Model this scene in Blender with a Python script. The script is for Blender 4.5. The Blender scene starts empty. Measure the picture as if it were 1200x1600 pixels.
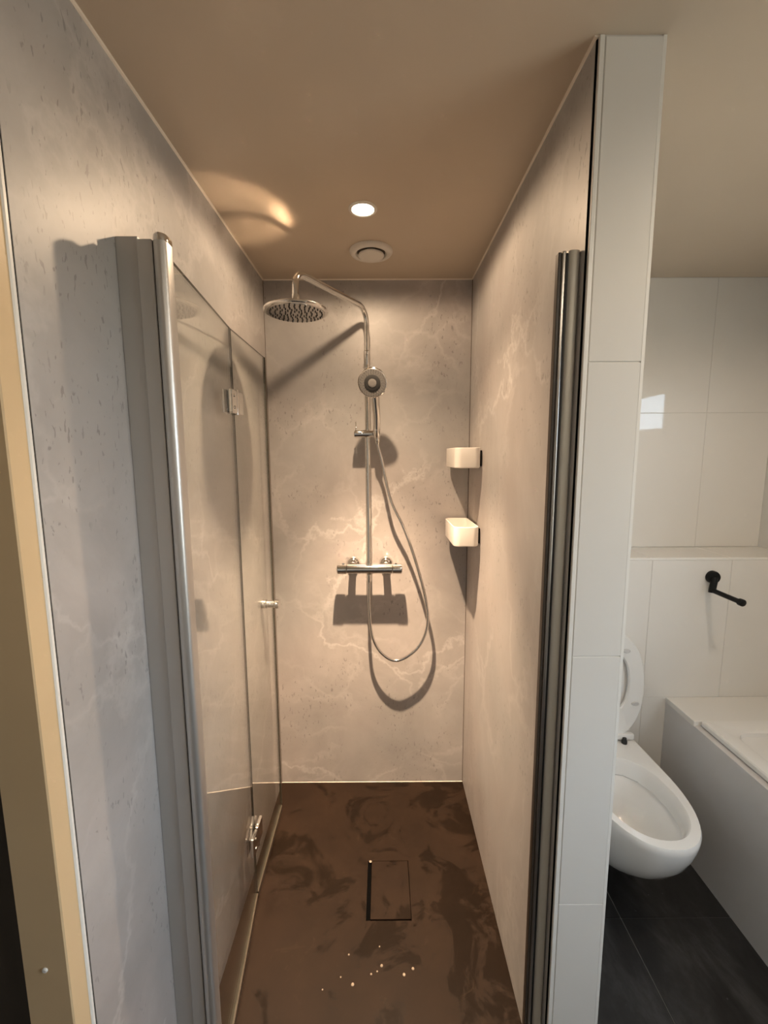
import bpy, bmesh, math, random
from mathutils import Vector, Matrix
random.seed(7)
S = bpy.context.scene
COL = S.collection
PI = math.pi

# ------------------------------------------------------------------ camera
CAM_H = 1.62
FPX, PITCH, YAW, ROLL = 677.94, 0.1304, 0.0025, 0.0046
def cam_vec(a, b, w):
    c, s = math.cos(ROLL), math.sin(ROLL); a, b = c*a + s*b, -s*a + c*b
    c, s = math.cos(PITCH), math.sin(PITCH)
    x, y, z = a, c*w + s*b, -s*w + c*b
    c, s = math.cos(YAW), math.sin(YAW)
    return Vector((c*x + s*y, -s*x + c*y, z))
cam_d = bpy.data.cameras.new('camera')
cam = bpy.data.objects.new('camera', cam_d); COL.objects.link(cam)
rt, up, bk = cam_vec(1, 0, 0), cam_vec(0, 1, 0), -cam_vec(0, 0, 1)
m = Matrix(((rt.x, up.x, bk.x, 0), (rt.y, up.y, bk.y, 0), (rt.z, up.z, bk.z, CAM_H), (0, 0, 0, 1)))
cam.matrix_world = m
cam_d.sensor_fit = 'VERTICAL'; cam_d.sensor_height = 36.0; cam_d.sensor_width = 27.0
cam_d.lens = FPX/1600*36.0
cam_d.clip_start = 0.02
S.camera = cam

# ------------------------------------------------------------------ world, exposure
W = bpy.data.worlds.new('World'); S.world = W; W.use_nodes = True
bg = W.node_tree.nodes['Background']
# overcast daylight: pale blue sky above the horizon, dim ground below it
_n, _l = W.node_tree.nodes, W.node_tree.links
_tc = _n.new('ShaderNodeTexCoord'); _sx = _n.new('ShaderNodeSeparateXYZ'); _rp = _n.new('ShaderNodeValToRGB')
_mr = _n.new('ShaderNodeMapRange'); _mr.inputs[1].default_value = -1.0; _mr.inputs[2].default_value = 1.0
_l.new(_tc.outputs['Generated'], _sx.inputs[0]); _l.new(_sx.outputs['Z'], _mr.inputs[0]); _l.new(_mr.outputs[0], _rp.inputs[0])
_e = _rp.color_ramp.elements
_e[0].position = 0.49; _e[0].color = (0.42, 0.40, 0.35, 1); _e[1].position = 0.52; _e[1].color = (0.70, 0.84, 1.0, 1)
_l.new(_rp.outputs[0], bg.inputs[0]); bg.inputs[1].default_value = 11.5
S.view_settings.view_transform = 'Standard'; S.view_settings.look = 'None'
S.view_settings.gamma = 1.0; S.view_settings.use_curve_mapping = False
S.view_settings.exposure = 0.0
S.cycles.max_bounces = 9; S.cycles.diffuse_bounces = 4; S.cycles.glossy_bounces = 5
S.cycles.blur_glossy = 0.0; S.cycles.sample_clamp_indirect = 0.0; S.cycles.use_guiding = True
S.cycles.transparent_max_bounces = 16

WARM = (1.0, 0.72, 0.47)
ROOMC = (1.0, 0.84, 0.66)
SHOWER_BEAM_W = 520.0            # narrow reflector beam
SHOWER_SPILL_W = 72.0            # its soft spill
SHOWER_STRAY_W = 13.0            # stray light to the sides
ROOM_SPOT_W = 15.0

# ------------------------------------------------------------------ dimensions (metres)
XL, XR, YB, ZC = -0.511, 0.391, 1.976, 2.369
YC, XC2 = 0.884, 0.516            # front of the partition, its far side
YX, ZL = 1.748, 1.192             # cistern box front, ledge height
XT = 1.217                        # bath panel
XW = 1.738                        # outer wall right
YN = -1.7                         # wall behind the camera
J = (0.578, 1.188, 1.800)         # tile joints, heights

# ------------------------------------------------------------------ materials
def mat(name, col=(0.8, 0.8, 0.8), rough=0.5, metal=0.0, **kw):
    ma = bpy.data.materials.new(name); ma.use_nodes = True
    b = ma.node_tree.nodes['Principled BSDF']
    b.inputs['Base Color'].default_value = (*col, 1); b.inputs['Roughness'].default_value = rough
    b.inputs['Metallic'].default_value = metal
    for k, v in kw.items(): b.inputs[k].default_value = v
    return ma
class NT:
    def __init__(s, ma): s.t = ma.node_tree; s.b = s.t.nodes.get('Principled BSDF')
    def n(s, typ, **kw):
        nd = s.t.nodes.new(typ)
        for k, v in kw.items(): setattr(nd, k, v)
        return nd
    def l(s, a, b): s.t.links.new(a, b)
    def coords(s, scale=(1, 1, 1), rot=(0, 0, 0), loc=(0, 0, 0)):
        tc = s.n('ShaderNodeTexCoord'); mp = s.n('ShaderNodeMapping')
        mp.inputs['Scale'].default_value = scale; mp.inputs['Rotation'].default_value = rot; mp.inputs['Location'].default_value = loc
        s.l(tc.outputs['Object'], mp.inputs['Vector']); return mp.outputs['Vector']
    def noise(s, vec, scale, detail=3, rough=0.5, dist=0):
        nd = s.n('ShaderNodeTexNoise'); s.l(vec, nd.inputs['Vector'])
        nd.inputs['Scale'].default_value = scale; nd.inputs['Detail'].default_value = detail
        nd.inputs['Roughness'].default_value = rough; nd.inputs['Distortion'].default_value = dist
        return nd
    def ramp(s, fac, stops, interp='LINEAR'):
        r = s.n('ShaderNodeValToRGB'); r.color_ramp.interpolation = interp
        e = r.color_ramp.elements
        while len(e) > len(stops): e.remove(e[-1])
        while len(e) < len(stops): e.new(0.5)
        for el, (p, c) in zip(e, stops):
            el.position = p; el.color = (*c, 1) if isinstance(c, tuple) else (c, c, c, 1)
        s.l(fac, r.inputs[0]); return r.outputs[0]
    def mix(s, fac, a, b, blend='MIX'):
        nd = s.n('ShaderNodeMix', data_type='RGBA', blend_type=blend)
        for sock, v in ((nd.inputs[0], fac), (nd.inputs[6], a), (nd.inputs[7], b)):
            if isinstance(v, (int, float)): sock.default_value = v
            elif isinstance(v, tuple): sock.default_value = (*v, 1)
            else: s.l(v, sock)
        return nd.outputs[2]
    def math(s, op, a, b=None):
        nd = s.n('ShaderNodeMath', operation=op)
        for sock, v in zip(nd.inputs, (a, b)):
            if v is None: continue
            if isinstance(v, (int, float)): sock.default_value = v
            else: s.l(v, sock)
        return nd.outputs[0]
    def bump(s, h, strength=0.2, dist=0.002):
        nd = s.n('ShaderNodeBump'); nd.inputs['Strength'].default_value = strength; nd.inputs['Distance'].default_value = dist
        s.l(h, nd.inputs['Height']); s.l(nd.outputs[0], s.b.inputs['Normal'])

def marble(name, seed, vert=1.0):
    ma = mat(name, rough=0.42); t = NT(ma)
    P = t.coords(loc=(seed, seed*0.7, -seed*0.3))
    Ps = t.coords(scale=(1, 1, vert), loc=(seed, seed*0.7, -seed*0.3))
    base = t.ramp(t.noise(Ps, 2.6, 7, 0.62, 0.4).outputs[0],
                  [(0.28, (0.340, 0.318, 0.306)), (0.5, (0.405, 0.382, 0.370)), (0.72, (0.490, 0.468, 0.455))])
    tint = t.ramp(t.noise(P, 1.3, 3).outputs[0], [(0.38, (0.96, 1.0, 1.02)), (0.62, (1.03, 0.985, 0.975))])
    base = t.mix(0.8, base, tint, 'MULTIPLY')
    # wandering pale veins
    warp = t.noise(P, 3.2, 6, 0.6)
    wv = t.n('ShaderNodeVectorMath', operation='SUBTRACT'); t.l(warp.outputs['Color'], wv.inputs[0]); wv.inputs[1].default_value = (0.5, 0.5, 0.5)
    sc = t.n('ShaderNodeVectorMath', operation='SCALE'); t.l(wv.outputs[0], sc.inputs[0]); sc.inputs['Scale'].default_value = 0.42
    ad = t.n('ShaderNodeVectorMath', operation='ADD'); t.l(Ps, ad.inputs[0]); t.l(sc.outputs[0], ad.inputs[1])
    for k, (vs, wdt, amt, ms) in enumerate(((1.25, 0.016, 0.50, 1.3), (3.4, 0.060, 0.20, 2.2))):
        vo = t.n('ShaderNodeTexVoronoi', feature='DISTANCE_TO_EDGE'); vo.inputs['Scale'].default_value = vs; t.l(ad.outputs[0], vo.inputs['Vector'])
        v = t.ramp(vo.outputs['Distance'], [(0.0, 1.0), (wdt*0.45, 0.55), (wdt, 0.0)])
        mk = t.ramp(t.noise(P, ms, 3).outputs[0], [(0.42, 0.0), (0.60, 1.0)])
        base = t.mix(t.math('MULTIPLY', t.math('MULTIPLY', v, mk), amt), base, (0.70, 0.675, 0.655))
    # small dark flecks, in clusters, slanting
    Pf = t.coords(scale=(1.0, 1.0, 0.42), rot=(0.5, 0.5, 0), loc=(seed, 0, 0))
    fl = t.ramp(t.noise(Pf, 105, 2, 0.5, 0.4).outputs[0], [(0.64, 0.0), (0.68, 1.0)])
    cl = t.ramp(t.noise(P, 4.5, 3).outputs[0], [(0.46, 0.0), (0.55, 1.0)])
    base = t.mix(t.math('MULTIPLY', t.math('MULTIPLY', fl, cl), 0.45), base, (0.13, 0.12, 0.115))
    t.l(base, t.b.inputs['Base Color'])
    t.bump(t.noise(P, 40, 3).outputs[0], 0.05, 0.001)
    return ma
M = {}
M['marble_back'] = marble('marble_panel_back', 3.1)
M['marble_left'] = marble('marble_panel_left', 11.7)
M['marble_right'] = marble('marble_panel_right', 23.3, 0.45)
def painted(name, c, var=0.04, rough=0.55):
    ma = mat(name, c, rough); t = NT(ma); P = t.coords()
    lo = tuple(x*(1-var) for x in c); hi = tuple(min(1, x*(1+var)) for x in c)
    t.l(t.ramp(t.noise(P, 3, 4).outputs[0], [(0.3, lo), (0.7, hi)]), t.b.inputs['Base Color'])
    t.bump(t.noise(P, 90, 3).outputs[0], 0.06, 0.001)
    return ma
M['ceiling'] = painted('ceiling_paint', (0.56, 0.465, 0.36), 0.02, 0.45)
M['plaster'] = painted('plaster', (0.66, 0.64, 0.60))
M['tile'] = painted('white_glazed_tile', (0.74, 0.715, 0.675), 0.012, 0.03)
M['grout'] = painted('pale_grout', (0.60, 0.575, 0.535), 0.05, 0.8)
M['trim'] = mat('white_trim', (0.80, 0.78, 0.74), 0.3)
M['silicone'] = mat('cream_silicone', (0.80, 0.72, 0.62), 0.4)
M['gap'] = mat('gap_shade', (0.003, 0.003, 0.003), 0.9, **{'Specular IOR Level': 0.0})  # near-black paints in the shade inside the edge gaps and drain slot
M['darkline'] = mat('dark_joint', (0.10, 0.075, 0.055), 0.7)
M['cream'] = painted('cream_door_paint', (0.64, 0.475, 0.28), 0.06, 0.4)
M['hall'] = painted('hall_unlit_shade', (0.08, 0.07, 0.06), 0.1, 0.8)  # dark colour stands in for the missing light in the hallway
M['chrome'] = mat('chrome', (0.80, 0.79, 0.77), 0.06, 1.0)
M['chrome_soft'] = mat('chrome_soft', (0.74, 0.72, 0.70), 0.17, 1.0)
M['alu'] = mat('satin_aluminium', (0.50, 0.485, 0.465), 0.45, 0.6)
M['alu_tube'] = mat('polished_aluminium', (0.60, 0.59, 0.575), 0.38, 0.85)
M['alu_satin'] = mat('satin_aluminium_round', (0.60, 0.58, 0.52), 0.42, 0.35)
M['rubber'] = mat('black_rubber', (0.012, 0.012, 0.012), 0.5)
M['black'] = mat('matt_black_metal', (0.005, 0.005, 0.0055), 0.38, **{'Specular IOR Level': 0.2})
M['white_plastic'] = mat('white_plastic', (0.84, 0.80, 0.75), 0.35)
M['vent'] = mat('vent_plastic', (0.72, 0.68, 0.62), 0.4)
M['ceramic'] = mat('white_ceramic', (0.78, 0.765, 0.74), 0.06)
M['ceramic'].node_tree.nodes['Principled BSDF'].inputs['Coat Weight'].default_value = 0.5
M['seat'] = mat('white_toilet_seat', (0.76, 0.745, 0.72), 0.18)
M['bumper'] = mat('grey_bumper', (0.56, 0.55, 0.54), 0.4)
M['acrylic'] = mat('bath_acrylic', (0.76, 0.74, 0.71), 0.12)
M['panel'] = painted('bath_panel', (0.60, 0.575, 0.56), 0.02, 0.35)
M['grey_plastic'] = mat('grey_spray_face', (0.34, 0.33, 0.32), 0.25, 0.85)
M['spray_chrome'] = mat('mirror_spray_plate', (0.62, 0.60, 0.58), 0.09, 1.0)
M['hand_face'] = mat('light_grey_spray_face', (0.22, 0.21, 0.20), 0.3, 0.2)
M['chrome_top'] = mat('dull_chrome', (0.84, 0.82, 0.80), 0.12, 1.0)
M['seal_dark'] = mat('dark_door_seal', (0.05, 0.038, 0.028), 0.4)
M['strip_chrome'] = mat('dull_strip_chrome', (0.42, 0.40, 0.37), 0.28, 1.0)
M['nozzle'] = mat('dark_nozzle', (0.03, 0.03, 0.03), 0.5)
M['seal'] = mat('clear_seal', (0.06, 0.045, 0.032), 0.35)
M['glass_edge'] = mat('glass_edge', (0.06, 0.065, 0.05), 0.12)
M['water'] = mat('water_drop', (0.30, 0.25, 0.20), 0.05)
def arch_glass(name, tint):
    ma = bpy.data.materials.new(name); ma.use_nodes = True; t = NT(ma); t.t.nodes.clear()
    out = t.n('ShaderNodeOutputMaterial'); tr = t.n('ShaderNodeBsdfTransparent'); gl = t.n('ShaderNodeBsdfGlossy'); mx = t.n('ShaderNodeMixShader')
    tr.inputs[0].default_value = (*tint, 1); gl.inputs['Roughness'].default_value = 0.0; gl.inputs[0].default_value = (1, 1, 1, 1)
    g = t.n('ShaderNodeNewGeometry'); d = t.n('ShaderNodeVectorMath', operation='DOT_PRODUCT')
    t.l(g.outputs['Incoming'], d.inputs[0]); t.l(g.outputs['Normal'], d.inputs[1])
    c = t.math('ABSOLUTE', d.outputs['Value']); p = t.math('POWER', t.math('SUBTRACT', 1.0, c), 5.0)
    fr = t.math('ADD', t.math('MULTIPLY', p, 0.96), 0.04)
    t.l(fr, mx.inputs[0]); t.l(tr.outputs[0], mx.inputs[1]); t.l(gl.outputs[0], mx.inputs[2]); t.l(mx.outputs[0], out.inputs[0])
    return ma
M['glass'] = arch_glass('clear_glass', (0.975, 0.982, 0.97))
def emis(name, col, st):
    ma = bpy.data.materials.new(name); ma.use_nodes = True; t = NT(ma)
    t.b.inputs['Base Color'].default_value = (0.8, 0.8, 0.8, 1)
    t.b.inputs['Emission Color'].default_value = (*col, 1); t.b.inputs['Emission Strength'].default_value = st
    return ma
M['bulb'] = emis('lamp_lens', (1.0, 0.86, 0.66), 14.0)
M['bulb_room'] = emis('room_lamp_lens', (1.0, 0.9, 0.78), 14.0)
# dark slate floor tile
def slate():
    ma = mat('dark_slate_tile', rough=0.34); t = NT(ma); P = t.coords(); Ps = t.coords(scale=(1.6, 0.6, 1), rot=(0, 0, 0.5))
    a = t.ramp(t.noise(Ps, 4, 8, 0.68, 0.6).outputs[0], [(0.35, (0.010, 0.010, 0.0105)), (0.52, (0.024, 0.024, 0.025)), (0.72, (0.070, 0.070, 0.073))])
    sp = t.ramp(t.noise(P, 55, 2).outputs[0], [(0.74, 0.0), (0.78, 0.5)])
    t.l(t.mix(sp, a, (0.14, 0.14, 0.15)), t.b.inputs['Base Color'])
    t.bump(t.noise(P, 30, 5).outputs[0], 0.25, 0.002); return ma
M['slate'] = slate()
M['floor_grout'] = painted('grey_floor_grout', (0.30, 0.30, 0.29), 0.1, 0.8)
# shower tray: brown grey stone resin, partly wet
def tray():
    ma = mat('brown_tray', rough=0.5, **{'Specular IOR Level': 0.14}); t = NT(ma); P = t.coords()
    dry = t.ramp(t.noise(P, 6, 6, 0.6).outputs[0], [(0.3, (0.0115, 0.0055, 0.0024)), (0.7, (0.0175, 0.0088, 0.0042))])
    w1 = t.noise(P, 5.0, 7, 0.68, 0.8).outputs[0]
    # wet patches collect beyond the drain on the right and near the door
    sx = t.n('ShaderNodeSeparateXYZ'); tc = t.n('ShaderNodeTexCoord'); t.l(tc.outputs['Object'], sx.inputs[0])
    bias = t.math('ADD', t.math('MULTIPLY', sx.outputs['X'], 0.10), 0.005)
    wet = t.ramp(t.math('ADD', w1, bias), [(0.515, 0.0), (0.565, 1.0)])
    col = t.mix(wet, dry, t.mix(0.5, dry, (0.003, 0.002, 0.0013), 'MIX'))
    scuff = t.ramp(t.noise(P, 13, 5, 0.7, 1.0).outputs[0], [(0.62, 0.0), (0.70, 0.35)])
    col = t.mix(scuff, col, (0.036, 0.022, 0.013))
    t.l(col, t.b.inputs['Base Color'])
    t.l(t.ramp(wet, [(0.0, 0.55), (1.0, 0.34)]), t.b.inputs['Roughness'])
    t.bump(t.noise(P, 120, 3).outputs[0], 0.12, 0.001); return ma
M['tray'] = tray()

# ------------------------------------------------------------------ mesh helpers
def obj(name, bm, material, parent=None, smooth=False, mats=None):
    me = bpy.data.meshes.new(name); bm.normal_update(); bm.to_mesh(me); bm.free()
    for mm in (mats or [material]): me.materials.append(mm if not isinstance(mm, str) else M[mm])
    if smooth:
        for p in me.polygons: p.use_smooth = True
        try: me.set_sharp_from_angle(angle=math.radians(38))
        except Exception: pass
    o = bpy.data.objects.new(name, me); COL.objects.link(o)
    if parent: o.parent = parent
    return o
def empty(name, loc=(0, 0, 0)):
    o = bpy.data.objects.new(name, None); COL.objects.link(o); o.location = loc; o.empty_display_size = 0.05
    return o
def tag(o, label=None, cat=None, group=None, kind=None):
    if label: o['label'] = label
    if cat: o['category'] = cat
    if group: o['group'] = group
    if kind: o['kind'] = kind
    return o
def struct(name, bm, material, label, cat, **kw): return tag(obj(name, bm, material, **kw), label, cat, kind='structure')
def part(name, bm, material, root, smooth=False, **kw):
    """a part whose mesh is given in world coordinates, parented to root"""
    o = obj(name, bm, material, None, smooth, **kw)
    off = Vector((0, 0, 0)); r = root
    while r: off += r.location; r = r.parent
    o.data.transform(Matrix.Translation(-off)); o.parent = root
    return o
def box(bm, x0, x1, y0, y1, z0, z1, bev=0, seg=1):
    r = bmesh.ops.create_cube(bm, size=1)
    bmesh.ops.scale(bm, vec=(x1-x0, y1-y0, z1-z0), verts=r['verts'])
    bmesh.ops.translate(bm, vec=((x0+x1)/2, (y0+y1)/2, (z0+z1)/2), verts=r['verts'])
    if bev: bmesh.ops.bevel(bm, geom=list({e for v in r['verts'] for e in v.link_edges}), offset=bev, segments=seg, affect='EDGES', profile=0.5)
    return bm
def B(*a, **k): return box(bmesh.new(), *a, **k)
def rings(bm, rs, closed=True, cap0=True, cap1=True):
    vs = [[bm.verts.new(p) for p in r] for r in rs]
    n = len(vs[0])
    for a, b in zip(vs, vs[1:]):
        for i in range(n if closed else n-1):
            j = (i+1) % n
            bm.faces.new((a[i], a[j], b[j], b[i]))
    if cap0: bm.faces.new(list(reversed(vs[0])))
    if cap1: bm.faces.new(vs[-1])
    bmesh.ops.recalc_face_normals(bm, faces=bm.faces[:])
    return bm
def frame_of(d):
    d = Vector(d).normalized(); a = Vector((0, 0, 1)) if abs(d.z) < 0.9 else Vector((1, 0, 0))
    u = a.cross(d).normalized(); return u, d.cross(u).normalized(), d
def lathe(bm, prof, origin, axis=(0, 0, 1), n=32, cap0=True, cap1=True):
    """prof: list of (radius, distance along axis)"""
    u, v, d = frame_of(axis); o = Vector(origin)
    return rings(bm, [[o + d*h + (u*math.cos(2*PI*i/n) + v*math.sin(2*PI*i/n))*max(r, 1e-5) for i in range(n)] for r, h in prof], True, cap0, cap1)
def smooth_path(pts, sub=8, closed=False):
    P = [Vector(p) for p in pts]; out = []
    for i in range(len(P)-1):
        p0, p1, p2, p3 = P[max(i-1, 0)], P[i], P[i+1], P[min(i+2, len(P)-1)]
        for k in range(sub):
            s = k/sub
            out.append(0.5*((2*p1) + (p2-p0)*s + (2*p0-5*p1+4*p2-p3)*s*s + (3*p1-p0-3*p2+p3)*s**3))
    out.append(P[-1]); return out
def tube(bm, pts, r, n=16):
    P = [Vector(p) for p in pts]; rs = []
    u, v, d = frame_of(P[1]-P[0])
    for i, p in enumerate(P):
        t = (P[min(i+1, len(P)-1)] - P[max(i-1, 0)]).normalized()
        u = (u - t*u.dot(t)).normalized(); v = t.cross(u)
        rr = r(i/(len(P)-1)) if callable(r) else r
        rs.append([p + (u*math.cos(2*PI*k/n) + v*math.sin(2*PI*k/n))*rr for k in range(n)])
    return rings(bm, rs)
def arc_corner(a, c, b, rad, n=8):
    """points of a rounded corner from a over c to b"""
    a, c, b = Vector(a), Vector(c), Vector(b); d1 = (a-c).normalized(); d2 = (b-c).normalized()
    p0, p2 = c + d1*rad, c + d2*rad
    return [(1-t)**2*p0 + 2*t*(1-t)*c + t*t*p2 for t in [k/n for k in range(n+1)]]
def rrect(x0, x1, y0, y1, r, n=6):
    out = []
    for cx, cy, a0 in ((x1-r, y1-r, 0), (x0+r, y1-r, PI/2), (x0+r, y0+r, PI), (x1-r, y0+r, 1.5*PI)):
        for k in range(n+1):
            a = a0 + PI/2*k/n; out.append((cx + r*math.cos(a), cy + r*math.sin(a)))
    return out

# ------------------------------------------------------------------ structure
# bathroom floor: grout bed with one object per slate tile
bm = bmesh.new(); box(bm, -0.56, XW, YN, 0.868, -0.06, -0.004); box(bm, XR+0.0002, XW, 0.868, YB, -0.06, -0.004)
floor = struct('floor', bm, 'floor_grout', 'dark slate tiled bathroom floor with thin grey joints', 'floor')
regs = ((XL, XT, YN, 0.868), (XR+0.0005, XC2, 0.868, YC), (XC2, XT, 0.868, YX), (XT, XW, YN, -0.151))
for i in range(-3, 3):
    for j in range(-6, 2):
        x0, x1 = 0.831+0.6*i, 0.831+0.6*(i+1); y0, y1 = 1.327+0.6*j, 1.327+0.6*(j+1)
        g = 0.0018; bm = bmesh.new(); ok = False
        for rx0, rx1, ry0, ry1 in regs:
            a, b, c, d = max(x0+g, rx0), min(x1-g, rx1), max(y0+g, ry0), min(y1-g, ry1)
            if b-a > 0.004 and d-c > 0.004: box(bm, a, b, c, d, -0.012, 0.0); ok = True
        if ok: obj('floor_tile', bm, 'slate', floor)
        else: bm.free()
# ceiling: one slab over shower and bathroom
struct('ceiling', B(-0.62, XW+0.1, YN, YB+0.06, ZC, ZC+0.06), 'ceiling', 'smooth off-white painted ceiling over shower and toilet', 'ceiling')
struct('wall_back', B(XL-0.02, XR+0.004, YB, YB+0.06, -0.01, ZC), 'marble_back', 'pale veined marble-look panel at the back of the shower', 'wall')
struct('wall_left', B(XL-0.06, XL, 0.647, YB, -0.01, ZC), 'marble_left', 'pale veined marble-look panel on the left of the shower', 'wall')
pr = struct('wall_right', B(XR, XR+0.004, 0.892, YB-0.002, 0.0, ZC), 'marble_right', 'pale streaked marble-look panel on the right of the shower', 'wall')
# tiled partition between shower and toilet
part_w = struct('wall_partition', B(XR+0.0045, XC2-0.006, YC+0.0018, YB, 0.0, ZC), 'grout', 'narrow white tiled partition end between shower and toilet', 'wall')
obj('edge_gap', B(XR+0.0005, XR+0.0035, YC+0.0055, 0.8919, 0, ZC-0.001), 'gap', part_w)
obj('edge_trim', B(XR+0.0036, XR+0.0125, YC-0.0015, YC+0.006, 0, ZC-0.001, bev=0.001), 'trim', part_w)
obj('corner_trim', B(XC2-0.0065, XC2, YC-0.0002, YC+0.012, 0, ZC-0.001), 'trim', part_w)
hs = (0.0,) + J + (ZC-0.002,)
for a, b in zip(hs, hs[1:]):
    obj('tile', B(XR+0.0155, XC2-0.0058, YC, YC+0.008, a+0.0009, b-0.0009, bev=0.0008), 'tile', part_w)
for k in range(3):                                     # toilet side of the partition
    ys = (YC+0.013, 1.28, 1.612, YB-0.011)
    for a, b in zip(hs, hs[1:]):
        obj('tile', B(XC2-0.0075, XC2, ys[k]+0.001, ys[k+1]-0.001, a+0.001, b-0.001, bev=0.001), 'tile', part_w)
# toilet back wall, above the ledge
wt = struct('wall_back_toilet', B(XC2, XW, YB-0.0065, YB+0.06, 0.0, ZC), 'grout', 'white glossy tiled wall above the toilet ledge', 'wall')
xs = (XC2, 0.784, 1.114, 1.444, XW)
for x0, x1 in zip(xs, xs[1:]):
    for a, b in ((ZL, J[2]), (J[2], ZC-0.001)):
        obj('tile', B(x0+0.0008, x1-0.0008, YB-0.008, YB+0.001, a+0.001, b-0.001, bev=0.0008), 'tile', wt)
# boxed-in cistern with tiled front and ledge
cb = struct('wall_cistern', B(XC2, XW, YX+0.0014, YB-0.009, 0.0, ZL-0.0014), 'grout', 'white tiled boxed-in cistern wall with a ledge behind the toilet', 'wall')
for x0, x1 in zip(xs, xs[1:]):
    for a, b in ((0.0, J[0]), (J[0], ZL-0.008)):
        obj('tile', B(x0+0.0008, x1-0.0008, YX, YX+0.008, a+0.001, b-0.001, bev=0.0008), 'tile', cb)
    obj('ledge_tile', B(x0+0.0008, x1-0.0008, YX+0.007, YB-0.009, ZL-0.008, ZL, bev=0.0008), 'tile', cb)
obj('edge_trim', B(XC2, XW, YX-0.001, YX+0.006, ZL-0.0075, ZL+0.0012, bev=0.001), 'trim', cb)
# outer right wall with the high window over the bath
WINS = ((0.62, 1.20, 1.76, 2.02), (-0.45, 0.44, 0.90, 2.02))  # second, larger window is unseen, added to throw cool light on the left panel
bm = bmesh.new()
box(bm, XW, XW+0.1, YN, YB+0.06, 0, WINS[1][2]); box(bm, XW, XW+0.1, YN, YB+0.06, 2.02, ZC)
box(bm, XW, XW+0.1, YN, WINS[1][0], WINS[1][2], 2.02); box(bm, XW, XW+0.1, WINS[0][1], YB+0.06, WINS[1][2], 2.02)
box(bm, XW, XW+0.1, WINS[1][1], WINS[0][0], WINS[1][2], 2.02); box(bm, XW, XW+0.1, WINS[0][0], WINS[0][1], WINS[1][2], WINS[0][2])
struct('wall_right_bath', bm, 'plaster', 'plain light wall beside the bath on the far right', 'wall')
for k, (WY0, WY1, WZ0, WZ1) in enumerate(WINS):
    bm = bmesh.new(); t_ = 0.022
    box(bm, XW+0.03, XW+0.06, WY0, WY1, WZ0, WZ0+t_); box(bm, XW+0.03, XW+0.06, WY0, WY1, WZ1-t_, WZ1)
    box(bm, XW+0.03, XW+0.06, WY0, WY0+t_, WZ0, WZ1); box(bm, XW+0.03, XW+0.06, WY1-t_, WY1, WZ0, WZ1)
    wn = struct('window_%d' % (k+1), bm, 'trim', ('narrow high window letting daylight in over the bath', 'large unseen window added in the bath wall for cool light on the left panel')[k], 'window')
    obj('pane', B(XW+0.043, XW+0.047, WY0+t_, WY1-t_, WZ0+t_, WZ1-t_), 'glass', wn)
# wall behind the camera, left wall near the camera with the doorway
struct('wall_front', B(-0.62, XW+0.1, YN-0.08, YN, 0, ZC), 'plaster', 'plain light wall behind the camera', 'wall')
bm = bmesh.new(); box(bm, XL-0.075, XL, YN, -0.30, 0, ZC); box(bm, XL-0.075, XL, -0.30, 0.64, 2.30, ZC)
struct('wall_left_doorway', bm, 'plaster', 'plain wall with the hallway doorway left of the camera', 'wall')
# door frame
dr = struct('door_1', B(-0.584, XL, 0.599, 0.6395, 0, 2.30, bev=0.002), 'cream', 'cream painted door frame post at the left edge', 'door frame')
obj('edge_bead', B(XL-0.006, XL+0.0025, 0.634, 0.6425, 0, 2.30, bev=0.002), 'trim', dr)
obj('edge_gap', B(XL-0.05, XL-0.0015, 0.6426, 0.6469, 0, ZC-0.001), 'gap', dr)
obj('frame_head', B(-0.584, XL, -0.2995, 0.5985, 2.255, 2.2995, bev=0.002), 'cream', dr)
obj('frame_post', B(-0.584, XL, -0.2995, -0.26, 0, 2.254, bev=0.002), 'cream', dr)
bm = bmesh.new(); lathe(bm, [(0.0045, 0), (0.0045, 0.002), (0.003, 0.003)], (-0.548, 0.5995, 0.80), (0, -1, 0), 12)
obj('filler_dot', bm, 'trim', dr)
# unlit hallway beyond the doorway, its darkness painted on the surfaces
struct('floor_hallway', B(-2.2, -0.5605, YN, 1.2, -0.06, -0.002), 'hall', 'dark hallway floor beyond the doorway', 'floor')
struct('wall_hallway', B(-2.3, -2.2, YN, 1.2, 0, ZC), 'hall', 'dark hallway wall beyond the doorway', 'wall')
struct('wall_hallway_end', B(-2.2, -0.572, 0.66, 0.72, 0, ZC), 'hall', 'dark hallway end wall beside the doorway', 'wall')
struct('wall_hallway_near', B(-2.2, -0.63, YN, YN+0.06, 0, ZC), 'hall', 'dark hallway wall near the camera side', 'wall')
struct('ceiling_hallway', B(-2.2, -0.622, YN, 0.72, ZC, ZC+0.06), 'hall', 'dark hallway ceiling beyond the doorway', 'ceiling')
# silicone beads and joints
def bead(name, p, q, r, m_, label): return struct(name, tube(bmesh.new(), [p, q], r, 8), m_, label, 'sealant')
bead('trim_1', (XL, 0.65, ZC), (XL, YB, ZC), 0.0048, 'silicone', 'pale sealant line between left panel and ceiling')
bead('trim_2', (XL, YB, ZC), (XR, YB, ZC), 0.0045, 'silicone', 'pale sealant line between back panel and ceiling')
bead('trim_3', (XR, 0.886, ZC), (XR, YB, ZC), 0.0045, 'silicone', 'pale sealant line between right panel and ceiling')
bead('trim_4', (XR, YB, 0.002), (XR, YB, ZC-0.004), 0.0022, 'darkline', 'thin dark joint in the right back shower corner')
bead('trim_5', (XL, YB, 0.002), (XL, YB, ZC-0.004), 0.0018, 'darkline', 'thin dark joint in the left back shower corner')
bead('trim_6', (XL, YB, 0.0), (XR, YB, 0.0), 0.0018, 'silicone', 'pale sealant line at the foot of the back panel')

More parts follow.
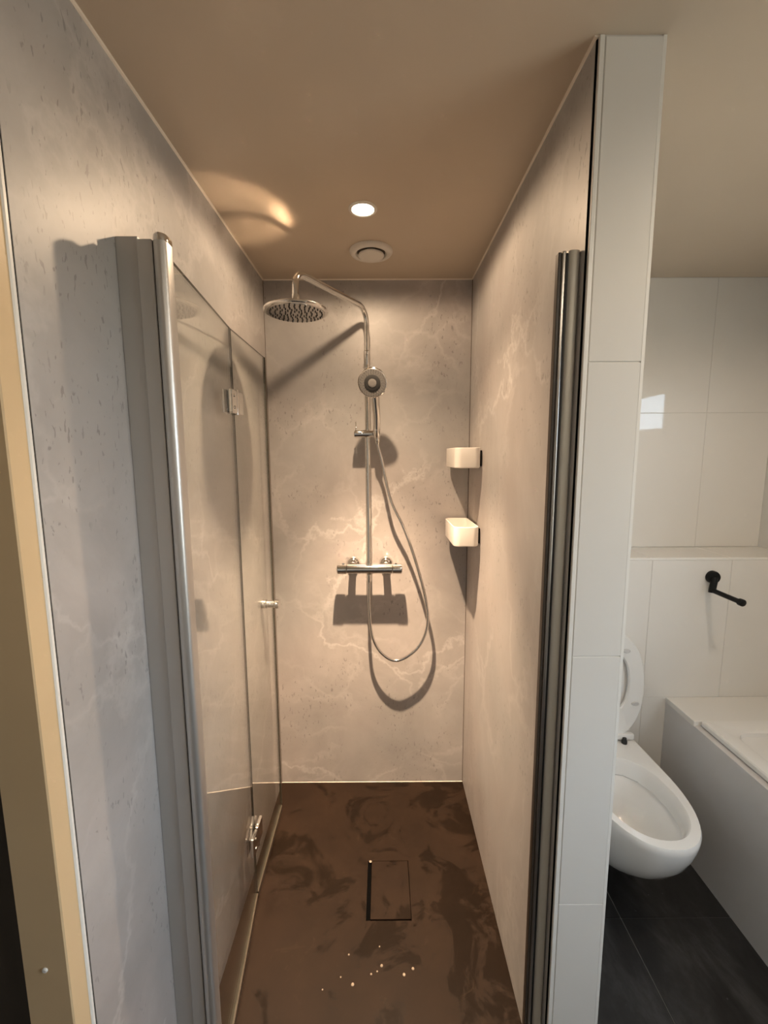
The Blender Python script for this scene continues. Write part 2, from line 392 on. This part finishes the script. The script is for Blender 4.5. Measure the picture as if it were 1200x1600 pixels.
# ------------------------------------------------------------------ shower tray with drain
ty0, ty1 = 0.868, YB
hx0, hx1, hy0, hy1 = -0.067, 0.0945, 1.323, 1.550
bm = bmesh.new()
box(bm, XL, hx0, ty0, ty1, -0.03, 0.0); box(bm, hx1, XR, ty0, ty1, -0.03, 0.0)
box(bm, hx0, hx1, ty0, hy0, -0.03, 0.0); box(bm, hx0, hx1, hy1, ty1, -0.03, 0.0)
tr = empty('shower_tray', (-0.06, 1.42, 0.0))
part('tray_surface', bm, 'tray', tr)
part('drain_recess', B(hx0, hx1, hy0, hy1, -0.03, -0.0062), 'gap', tr)
tag(tr, 'flat brown-grey shower tray with wet patches on its surface', 'shower tray')
dc = empty('drain_cover', (0.02, 1.437, -0.002))
part('cover_plate', B(-0.0515, 0.0925, 1.326, 1.547, -0.006, 0.0025, bev=0.001), 'tray', dc)
part('worn_corner', lathe(bmesh.new(), [(0.003, -0.001), (0.0055, 0.0015), (0.002, 0.003)], (-0.057, 1.546, 0), n=7), 'water', dc)
tag(dc, 'rectangular brown drain cover lying in the shower tray', 'drain cover')
drops = [(635, 662), (710, 692), (538, 725), (600, 690), (525, 625), (740, 672), (498, 700), (628, 598), (437, 742), (620, 681)]
def floor_point(u, v):
    r = cam_vec((u-600)/FPX, (800-v)/FPX, 1.0); return r*(-CAM_H/r.z)
for k, (cx, cy) in enumerate(drops):
    q = floor_point(300+cx/2.143, 1200+cy/2.143); rr = (0.0045, 0.005, 0.005, 0.0032, 0.003)[k % 5] if k < 6 else 0.0025
    bm = lathe(bmesh.new(), [(rr, 0), (rr*0.9, rr*0.25), (rr*0.6, rr*0.45), (rr*0.2, rr*0.52)], (q.x, q.y, 0.0), n=10)
    tag(obj('soap_drop', bm, 'water', None, True), 'tiny pale soapy drop on the brown tray in front of the drain', 'water drop', 'soapy drops on the shower tray')

# ------------------------------------------------------------------ folding glass door along the left wall
dz0, dz1 = 0.012, 2.030
door = empty('folding_shower_door', (-0.46, 0.905, 0.0))
part('wall_profile', B(XL, -0.468, 0.893, 0.925, 0.002, dz1+0.008, bev=0.0012), 'alu', door)
part('inner_profile', B(-0.4675, -0.4375, 0.886, 0.918, 0.004, dz1, bev=0.0015), 'alu', door)
part('gasket', B(-0.4374, -0.4345, 0.889, 0.915, 0.004, dz1-0.004), 'rubber', door)
bm = rings(bmesh.new(), [[(x, y, z) for x, y in rrect(-0.4344, -0.4085, 0.876, 0.918, 0.0125, 6)] for z in (0.010, dz1-0.006)])
hp = part('hinge_profile', bm, 'alu_tube', door, True)
bm = rings(bmesh.new(), [[(x, y, z) for x, y in rrect(-0.4346-e, -0.4083+e, 0.8758-e, 0.9182+e, 0.0127, 6)] for z, e in ((dz1-0.006, 0), (dz1+0.004, 0), (dz1+0.008, -0.002))])
o = obj('profile_cap', bm, 'chrome', None, True); o.data.transform(Matrix.Translation((0.46, -0.905, 0))); o.parent = hp
def glass_panel(p, q, z0, z1, th=0.006):
    p, q = Vector((*p, 0)), Vector((*q, 0)); d = (q-p).normalized(); nrm = Vector((-d.y, d.x, 0))*th/2
    bm = bmesh.new(); c = [p-nrm, q-nrm, q+nrm, p+nrm]
    rings(bm, [[(v.x, v.y, z) for v in c] for z in (z0, z1)])
    bm.normal_update()
    for f in bm.faces: f.material_index = 0 if abs(f.normal.dot(nrm.normalized())) > 0.9 else 1
    return bm
GA, GB, GB2, GC = (-0.4225, 0.9185), (-0.4705, 1.397), (-0.4707, 1.403), (-0.4745, 1.802)
gz0, gz1 = 0.030, 2.010
g1 = part('glass_panel', glass_panel(GA, GB, gz0, gz1), None, door, mats=['glass', 'glass_edge'])
g2 = part('glass_panel', glass_panel(GB2, GC, gz0, gz1), None, door, mats=['glass', 'glass_edge'])
for g, p, q in ((g1, GA, GB), (g2, GB2, GC)):
    o = obj('bottom_seal', glass_panel(p, q, 0.006, 0.0298, 0.012), 'seal', None); o.data.transform(Matrix.Translation((0.46, -0.905, 0))); o.parent = g
o = obj('edge_seal', B(GC[0]-0.005, GC[0]+0.005, GC[1]+0.0005, GC[1]+0.006, 0.03, gz1), 'seal'); o.data.transform(Matrix.Translation((0.46, -0.905, 0))); o.parent = g2
for hz in (1.786, 0.262):
    h = empty('hinge', (0, 0, 0)); h.parent = door
    def hp_(name, bm, sm=False):
        o = obj(name, bm, 'chrome', None, sm); o.data.transform(Matrix.Translation((0.46, -0.905, 0))); o.parent = h
    hp_('hinge_plate', B(-0.4655, -0.4535, 1.345, 1.392, hz-0.036, hz+0.036, bev=0.003, seg=2))
    hp_('hinge_plate', B(-0.4655, -0.4535, 1.408, 1.452, hz-0.036, hz+0.036, bev=0.003, seg=2))
    hp_('hinge_plate', B(-0.4875, -0.4775, 1.348, 1.392, hz-0.036, hz+0.036, bev=0.003, seg=2))
    hp_('hinge_plate', B(-0.4875, -0.4775, 1.408, 1.450, hz-0.036, hz+0.036, bev=0.003, seg=2))
    hp_('hinge_pin', lathe(bmesh.new(), [(0.004, -0.040), (0.0075, -0.038), (0.0075, 0.038), (0.004, 0.040)], (-0.4585, 1.400, hz), n=16), True)
    for sz in (-0.018, 0.018):
        hp_('hinge_screw', lathe(bmesh.new(), [(0.005, 0), (0.005, 0.002), (0.003, 0.003)], (-0.4535, 1.368, hz+sz), (1, 0, 0), 10), True)
kn = lathe(bmesh.new(), [(0.0160, -0.033), (0.0195, -0.030), (0.0195, -0.018), (0.0155, -0.013), (0.0155, -0.005), (0.0155, 0.004), (0.0155, 0.016), (0.0195, 0.021), (0.0195, 0.035), (0.0160, 0.038)], (-0.4742+0.004, 1.745, 1.007), (1, 0, 0), 24)
part('knob', kn, 'chrome', door, True)
tag(door, 'clear folding glass shower door in aluminium profile opened along the left wall', 'shower door')
# strike profile on the right panel
sp = empty('strike_profile', (XR-0.01, 0.9, 0.0))
bm = rings(bmesh.new(), [[(x, y, z) for x, y in rrect(XR-0.0245, XR-0.0002, 0.905, 0.936, 0.010, 5)] for z in (0.004, 2.016)])
part('round_profile', bm, 'alu_satin', sp, True)
part('magnet_strip', B(XR-0.0277, XR-0.0247, 0.909, 0.930, 0.004, 2.012), 'rubber', sp)
part('chrome_strip', B(XR-0.0360, XR-0.0279, 0.908, 0.926, 0.004, 2.016, bev=0.003, seg=3), 'strip_chrome', sp)
part('door_seal', B(XR-0.0430, XR-0.0362, 0.911, 0.926, 0.004, 2.014, bev=0.001), 'seal_dark', sp)
tag(sp, 'tall aluminium strike profile with dark magnet strip on the right panel', 'door profile')

# ------------------------------------------------------------------ shower column: mixer, riser, arm, rain head
yr = 1.896; xr = -0.064
sh = empty('shower_column', (xr, yr, 1.114))
mb = part('mixer_body', lathe(bmesh.new(), [(0.0185, -0.102), (0.0215, -0.100), (0.0215, 0.100), (0.0185, 0.102)], (-0.061, yr, 1.114), (1, 0, 0), 32), 'chrome', sh, True)
for s in (-1, 1):
    kb = lathe(bmesh.new(), [(0.019, 0.1030), (0.0228, 0.1045), (0.0228, 0.142), (0.020, 0.1455), (0.012, 0.146)], (-0.061, yr, 1.114), (s, 0, 0), 32)
    k_ = part('control_knob', kb, 'chrome', sh, True)
    o = obj('stop_button', B(-0.005, 0.005, -0.004, 0.004, 0.0, 0.005, bev=0.001), 'chrome'); o.parent = k_
    o.location = (s*0.118 + 0.003, 0, 0.022)
    ec = lathe(bmesh.new(), [(0.033, 0.0), (0.033, 0.004), (0.030, 0.012), (0.022, 0.020), (0.016, 0.024), (0.016, 0.060)], (-0.063+s*0.076, YB, 1.122), (0, -1, 0), 28)
    part('escutcheon', ec, 'chrome', sh, True)
part('riser_pipe', lathe(bmesh.new(), [(0.0112, 1.135), (0.0112, 2.024)], (xr, yr, 0), n=24), 'chrome', sh, True)
part('riser_socket', lathe(bmesh.new(), [(0.014, 1.128), (0.014, 1.146), (0.0115, 1.150)], (xr, yr, 0), n=24), 'chrome', sh, True)
part('riser_collar', lathe(bmesh.new(), [(0.0118, 1.985), (0.0140, 1.988), (0.0140, 2.052), (0.0105, 2.056)], (xr, yr, 0), n=24), 'chrome', sh, True)
hx, hy, hz = -0.2735, 1.455, 2.078
apex_z = 2.190
a0 = (xr, yr, 2.05); c0 = (xr, yr, 2.224); c1 = (hx, hy, apex_z+0.006); a1 = (hx, hy, hz+0.03)
path = [Vector(a0)] + arc_corner(a0, c0, c1, 0.075) + arc_corner(c0, c1, a1, 0.05) + [Vector(a1)]
part('shower_arm', tube(bmesh.new(), path, 0.0108, 20), 'chrome', sh, True)
rh = part('rain_head', lathe(bmesh.new(), [(0.092, 0.0), (0.099, 0.001), (0.1015, 0.004), (0.1015, 0.0085), (0.1000, 0.0105), (0.055, 0.0105)], (hx, hy, hz-0.008), n=96), 'chrome_top', sh)
def sub(name, bm, m_, parent, root, sm=False):
    o = obj(name, bm, m_, None, sm); o.data.transform(Matrix.Translation(-root.location)); o.parent = parent; return o
sub('spray_plate', lathe(bmesh.new(), [(0.0915, -0.0015), (0.0915, 0.0002)], (hx, hy, hz-0.008), n=64), 'spray_chrome', rh, sh, True)
sub('head_hub', lathe(bmesh.new(), [(0.0560, 0.0105), (0.0560, 0.0240), (0.0550, 0.0250), (0.018, 0.0250)], (hx, hy, hz-0.008), n=72), 'chrome_top', rh, sh)
sub('ball_joint', lathe(bmesh.new(), [(0.016, 0.0252), (0.016, 0.036), (0.0125, 0.042), (0.0125, 0.056), (0.0098, 0.058)], (hx, hy, hz-0.008), n=24), 'chrome', rh, sh, True)
bm = bmesh.new()
for rr, cnt in ((0.018, 8), (0.034, 14), (0.050, 20), (0.066, 26), (0.082, 32)):
    for k in range(cnt):
        a = 2*PI*k/cnt + rr*40; lathe(bm, [(0.0026, 0.0), (0.0018, 0.0035)], (hx+rr*math.cos(a), hy+rr*math.sin(a), hz-0.0095), (0, 0, -1), 6)
tag(sub('spray_nozzles', bm, 'nozzle', rh, sh), kind='stuff')
# slider on the riser
sl = part('slider', lathe(bmesh.new(), [(0.0150, -0.058), (0.0168, -0.056), (0.0168, 0.050), (0.0150, 0.053)], (xr, yr-0.002, 1.711), (1, 0, 0), 24), 'chrome', sh, True)
sub('slider_lever', lathe(bmesh.new(), [(0.0028, 0.0), (0.0028, 0.040), (0.0018, 0.042)], (xr-0.050, yr-0.006, 1.722), (0, 0, 1), 10), 'chrome', sl, sh, True)
sub('holder_cup', lathe(bmesh.new(), [(0.0135, -0.016), (0.0150, -0.014), (0.0165, 0.018), (0.0150, 0.020)], (xr+0.040, yr-0.032, 1.712), (0.0, -0.42, 1), 20), 'chrome', sl, sh, True)
tag(sh, 'chrome shower column with bar mixer, riser pipe and round rain head', 'shower')
# hand shower with hose
hs_ = empty('hand_shower', (xr+0.040, yr-0.032, 1.735))
dc_ = Vector((-0.0385, 1.772, 1.905)); fd = Vector((-0.10, -0.90, -0.30)).normalized()
pts = smooth_path([(xr+0.040, yr-0.024, 1.694), (xr+0.040, yr-0.040, 1.733), (xr+0.039, yr-0.064, 1.79), (xr+0.034, yr-0.090, 1.850), (dc_.x+0.003, dc_.y+0.020, dc_.z-0.012)], 6)
hd = part('handle', tube(bmesh.new(), pts, lambda t: 0.0135 + 0.0065*t, 20), 'chrome', hs_, True)
part('spray_head', lathe(bmesh.new(), [(0.024, -0.028), (0.044, -0.020), (0.056, -0.008), (0.0595, 0.0), (0.0590, 0.004), (0.0565, 0.006)], dc_, fd, 40), 'chrome', hs_, True)
part('spray_face', lathe(bmesh.new(), [(0.056, 0.0055), (0.054, 0.0072), (0.032, 0.0072)], dc_, fd, 40), 'hand_face', hs_, True)
part('spray_dial', lathe(bmesh.new(), [(0.0325, 0.0070), (0.0325, 0.0090), (0.030, 0.0100), (0.017, 0.0100)], dc_, fd, 36), 'nozzle', hs_, True)
part('dial_button', lathe(bmesh.new(), [(0.0165, 0.0095), (0.0165, 0.0115), (0.009, 0.013), (0.004, 0.0125)], dc_, fd, 28), 'hand_face', hs_, True)
u_, v_, d_ = frame_of(fd); bm = bmesh.new()
for rr, cnt in ((0.036, 22), (0.0415, 26), (0.047, 30), (0.0515, 32)):
    for k in range(cnt):
        a = 2*PI*k/cnt + rr*70; lathe(bm, [(0.0014, 0), (0.0010, 0.002)], dc_ + d_*0.0070 + (u_*math.cos(a)+v_*math.sin(a))*rr, fd, 5)
tag(part('spray_nozzles', bm, 'nozzle', hs_), kind='stuff')
hose = [(-0.024, 1.871, 1.700), (-0.021, 1.880, 1.660), (-0.004, 1.890, 1.596), (0.033, 1.897, 1.428), (0.089, 1.900, 1.306), (0.138, 1.902, 1.17), (0.185, 1.904, 1.002), (0.203, 1.904, 0.882),
        (0.186, 1.903, 0.79), (0.14, 1.902, 0.72), (0.06, 1.901, 0.677), (-0.007, 1.902, 0.711), (-0.051, 1.904, 0.792), (-0.064, 1.900, 0.925), (-0.064, 1.896, 1.060), (-0.064, 1.896, 1.083)]
hpath = smooth_path(hose, 14)
part('hose', tube(bmesh.new(), hpath, 0.0068, 14), 'chrome_soft', hs_, True)
part('hose_nut', lathe(bmesh.new(), [(0.0085, 1.055), (0.0105, 1.060), (0.0105, 1.0895)], (-0.064, 1.896, 0), n=12), 'chrome', hs_, True)
part('hose_nut', lathe(bmesh.new(), [(0.0085, 0.0), (0.0105, 0.004), (0.0105, 0.024), (0.009, 0.028)], (-0.0225, 1.879, 1.668), (0.0, -0.25, 1), 12), 'chrome', hs_, True)
tag(hs_, 'round chrome hand shower with looping metal hose', 'hand shower')

# ------------------------------------------------------------------ two white baskets on the right panel
def basket(z0, z1, label):
    r_ = empty('shower_basket', (0.335, 1.82, z0))
    x0, x1, y0, y1 = 0.2815, 0.3830, 1.693, 1.956
    def rr(ins, z): return [(x, y, z) for x, y in rrect(x0+ins, x1-ins, y0+ins, y1-ins, max(0.027-ins, 0.004), 8)]
    bm = rings(bmesh.new(), [rr(0.004, z0), rr(0.001, z0+0.002), rr(0, z0+0.006), rr(0, z1-0.0015), rr(0.0012, z1), rr(0.0028, z1), rr(0.004, z1-0.0015), rr(0.005, z0+0.006), rr(0.008, z0+0.004)])
    part('basket_shell', bm, 'white_plastic', r_, True)
    part('wall_mount', B(x1+0.0002, XR, y0+0.03, y1-0.03, z0+0.008, z1-0.010), 'black', r_)
    for k in range(3): part('drain_stud', lathe(bmesh.new(), [(0.004, 0), (0.003, 0.003)], (0.332, 1.75+0.07*k, z0), (0, 0, -1), 10), 'bumper', r_)
    tag(r_, label, 'basket', 'white baskets in the shower corner')
basket(1.568, 1.647, 'white plastic shower basket, the upper one of two in the corner')
basket(1.256, 1.335, 'white plastic shower basket, the lower one with its open top visible')

# ------------------------------------------------------------------ ceiling spot and vent
def downlight(x, y, r, label, mlens, beams, color, group=None, tilt=0):
    d = empty('ceiling_spotlight', (x, y, ZC))
    part('trim_ring', lathe(bmesh.new(), [(r*1.30, 0.0), (r*1.30, 0.002), (r*1.22, 0.004), (r*1.04, 0.0045), (r*1.0, 0.003)], (x, y, ZC), (0, 0, -1), 36, False, False), 'vent', d, True)
    part('lens', lathe(bmesh.new(), [(r*1.02, 0.0005), (r*1.0, 0.0026), (r*0.6, 0.0034), (r*0.2, 0.0036)], (x, y, ZC), (0, 0, -1), 32), mlens, d, True)
    for power, size, blend in beams:
        L = bpy.data.lights.new('spot_beam', 'SPOT'); L.energy = power; L.color = color; L.spot_size = math.radians(size); L.spot_blend = blend; L.shadow_soft_size = r*0.42
        lo = bpy.data.objects.new('spot_beam', L); COL.objects.link(lo); lo.parent = d; lo.location = (0, 0, -0.022); lo.rotation_euler.x = math.radians(tilt if size < 90 else 0)
    tag(d, label, 'spotlight', group)
downlight(-0.057, 1.440, 0.034, 'small glowing recessed spotlight in the shower ceiling', 'bulb', ((SHOWER_BEAM_W, 58, 1.0), (SHOWER_SPILL_W, 112, 1.0), (SHOWER_STRAY_W, 176, 0.25)), WARM, None, 4)
for (x, y), kp, lb in (((0.85, -0.35), 0.8, 'recessed spotlight in the ceiling before the bath'), ((0.20, -0.55), 0.5, 'recessed spotlight in the ceiling just behind the camera'), ((1.15, 0.70), 1.5, 'recessed spotlight in the ceiling beside the partition')):
    downlight(x, y, 0.040, lb, 'bulb_room', ((ROOM_SPOT_W*kp, 170, 0.5),), ROOMC, 'bathroom ceiling spots')
vx, vy = -0.039, 1.717
ve = empty('ceiling_vent', (vx, vy, ZC))
part('vent_ring', lathe(bmesh.new(), [(0.080, 0.0), (0.080, 0.004), (0.076, 0.010), (0.066, 0.014), (0.058, 0.013), (0.052, 0.006)], (vx, vy, ZC), (0, 0, -1), 48, False, False), 'vent', ve, True)
part('vent_throat', lathe(bmesh.new(), [(0.0535, 0.0005), (0.0535, 0.0035)], (vx, vy, ZC), (0, 0, -1), 40), 'darkline', ve)
part('vent_disc', lathe(bmesh.new(), [(0.030, 0.004), (0.046, 0.012), (0.048, 0.016), (0.046, 0.020), (0.035, 0.0225), (0.010, 0.0235)], (vx, vy, ZC), (0, 0, -1), 48), 'vent', ve, True)
tag(ve, 'round white air valve in the shower ceiling behind the spotlight', 'vent')

# ------------------------------------------------------------------ wall-hung toilet
tx = 0.900
def dring(yf, w, z, yb=YX, n=30, back_w=None, pw=2.25):
    """plan outline, flat at the wall, rounded at the front"""
    bw = back_w if back_w is not None else w*0.93
    ym = yf + (yb-yf)*0.52
    pts = []
    for k in range(n+1):
        a = -PI/2 + PI*k/n
        sx = math.copysign(abs(math.sin(a))**(2/pw), math.sin(a)); cy = abs(math.cos(a))**(2/pw)
        pts.append((tx + w*sx, ym - (ym-yf)*cy, z))
    for t in (0.33, 0.66, 1.0): pts.append((tx + w + (bw-w)*t, ym + (yb-ym)*t, z))
    for t in (0.5,): pts.append((tx, yb, z))
    for t in (1.0, 0.66, 0.33): pts.append((tx - w - (bw-w)*t, ym + (yb-ym)*t, z))
    return pts
to = empty('wall_hung_toilet', (tx, YX, 0.06))
outer = [(1.50, .085, .066), (1.44, .108, .085), (1.38, .124, .120), (1.315, .138, .170), (1.26, .150, .225), (1.215, .161, .290), (1.188, .169, .350), (1.178, .173, .390), (1.177, .1735, .408), (1.181, .171, .4155)]
rs = [dring(yf, w, z) for yf, w, z in outer]
# inside of the bowl
inner = [(1.213, .136, .4155, 1.60), (1.221, .129, .408, 1.595), (1.228, .124, .380, 1.59), (1.236, .119, .352, 1.585), (1.226, .127, .346, 1.590), (1.245, .112, .325, 1.57), (1.285, .094, .275, 1.55), (1.34, .070, .225, 1.53), (1.40, .045, .195, 1.51), (1.43, .025, .188, 1.49)]
def oring(yf, w, z, yb):
    yc, h = (yf+yb)/2, (yb-yf)/2
    phi = [PI*k/30 for k in range(31)] + [PI + PI*k/8 for k in range(1, 8)]
    f = lambda c, p=2.2: math.copysign(abs(c)**(2/p), c)
    return [(tx - w*f(math.cos(a)), yc - h*f(math.sin(a)), z) for a in phi]
rs2 = [oring(yf, w, z, yb) for yf, w, z, yb in inner]
bm = rings(bmesh.new(), rs + rs2)
part('toilet_bowl', bm, 'ceramic', to, True)
# seat and lid, both raised; built flat then turned up about the hinge line
HY, HZ = 1.690, 0.432
def turned(name, bm, m_, parent, ang, root_off):
    o = obj(name, bm, m_, None, True)
    o.data.transform(Matrix.Translation(Vector((tx+0.004, HY, HZ)) - Vector(root_off)) @ Matrix.Rotation(math.radians(ang), 4, 'X')); o.parent = parent; return o
def oval(w, y0, y1, z, n=44, pw=2.3, cut=None):
    out = []; yc = (y0+y1)/2; h = (y1-y0)/2
    for k in range(n):
        a = 2*PI*k/n; s, c = math.sin(a), math.cos(a)
        x = w*math.copysign(abs(c)**(2/pw), c); y = yc + h*math.copysign(abs(s)**(2/pw), s)
        if s > 0: x = w*math.copysign(abs(c)**(2/4.2), c)*(1-0.10*s*s)
        out.append((x, y, z))
    return out
off = (tx, YX, 0.06)
so_ = [oval(.184, -.460, -.004, .0), oval(.188, -.464, 0.0, .004), oval(.188, -.464, 0.0, .012), oval(.180, -.456, -.006, .020),
       oval(.130, -.395, -.098, .020), oval(.122, -.388, -.105, .012), oval(.122, -.388, -.105, .004), oval(.126, -.392, -.100, .0)]
bm = bmesh.new(); rings(bm, so_ + [so_[0]], cap0=False, cap1=False); bmesh.ops.remove_doubles(bm, verts=bm.verts[:], dist=1e-5)
bmesh.ops.recalc_face_normals(bm, faces=bm.faces[:])
seat = turned('toilet_seat', bm, 'seat', to, -93, off)
for bx, by in ((.150, -.150), (-.150, -.150), (.105, -.378), (-.105, -.378)):
    turned('bumper', rings(bmesh.new(), [[(bx + .016*s*math.cos(a), by + .009*s*math.sin(a), z) for a in [2*PI*k/18 for k in range(18)]] for s, z in ((1, 0.0), (1, -.004), (.8, -.006))]), 'bumper', seat, -93, off)
li = [oval(.184, -.462, 0.0, .022), oval(.190, -.468, 0.004, .026), oval(.190, -.468, 0.004, .034), oval(.170, -.445, -.02, .042)]
turned('toilet_lid', rings(bmesh.new(), li), 'seat', to, -93, off)
for s in (-1, 1):
    part('seat_hinge', lathe(bmesh.new(), [(0.011, 0.0), (0.011, 0.012), (0.008, 0.018), (0.008, 0.024)], (tx+0.004+s*0.105, HY-0.012, 0.4150), n=16), 'rubber', to, True)
    part('hinge_block', B(tx+0.004+s*0.115-0.035, tx+0.004+s*0.115+0.035, HY-0.006, HY+0.020, 0.424, 0.450, bev=0.006, seg=2), 'seat', to, True)
tag(to, 'white wall-hung toilet with seat and lid raised', 'toilet')

# ------------------------------------------------------------------ black paper holder
ph = empty('toilet_paper_holder', (1.364, YX, 1.113))
part('rosette', lathe(bmesh.new(), [(0.0265, 0.0), (0.0265, 0.012), (0.024, 0.018), (0.014, 0.020)], (1.364, YX, 1.113), (0, -1, 0), 28), 'black', ph, True)
part('holder_arm', tube(bmesh.new(), [(1.362, YX-0.018, 1.113), (1.357, YX-0.024, 1.095), (1.350, YX-0.028, 1.064), (1.349, YX-0.029, 1.054)], 0.0130, 16), 'black', ph, True)
part('roll_bar', tube(bmesh.new(), [(1.349, YX-0.025, 1.064), (1.352, YX-0.165, 1.062)], 0.0095, 16), 'black', ph, True)
part('bar_end', lathe(bmesh.new(), [(0.0110, 0.0), (0.0138, 0.002), (0.0138, 0.016), (0.011, 0.018)], (1.352, YX-0.163, 1.062), (0, -1, 0), 20), 'black', ph, True)
tag(ph, 'matt black toilet paper holder without a roll on the tiled box', 'paper holder')

# ------------------------------------------------------------------ bath
ba = empty('bathtub', (1.48, 1.0, 0.0))
part('bath_panel', B(XT, XT+0.030, -0.15, YX-0.001, 0.0, 0.560), 'panel', ba)
part('end_panel', B(XT+0.0305, XW-0.001, -0.15, -0.138, 0.0, 0.560), 'panel', ba)
part('end_ledge', B(XT-0.002, XW-0.001, 1.575, YX-0.001, 0.556, 0.581, bev=0.002), 'tile', ba)
def brr(i, z): return [(x, y, z) for x, y in rrect(1.240+i, XW-0.001-i, -0.15+i, 1.574-i, 0.010+i*0.6, 6)]
bm = rings(bmesh.new(), [brr(0.004, 0.562), brr(0, 0.566), brr(0, 0.580), brr(0.004, 0.585), brr(0.060, 0.585), brr(0.070, 0.577), brr(0.085, 0.45), brr(0.120, 0.22), brr(0.150, 0.17)])
part('bath_shell', bm, 'acrylic', ba, True)
tag(ba, 'white built-in bath with plain side panel beside the toilet', 'bathtub')
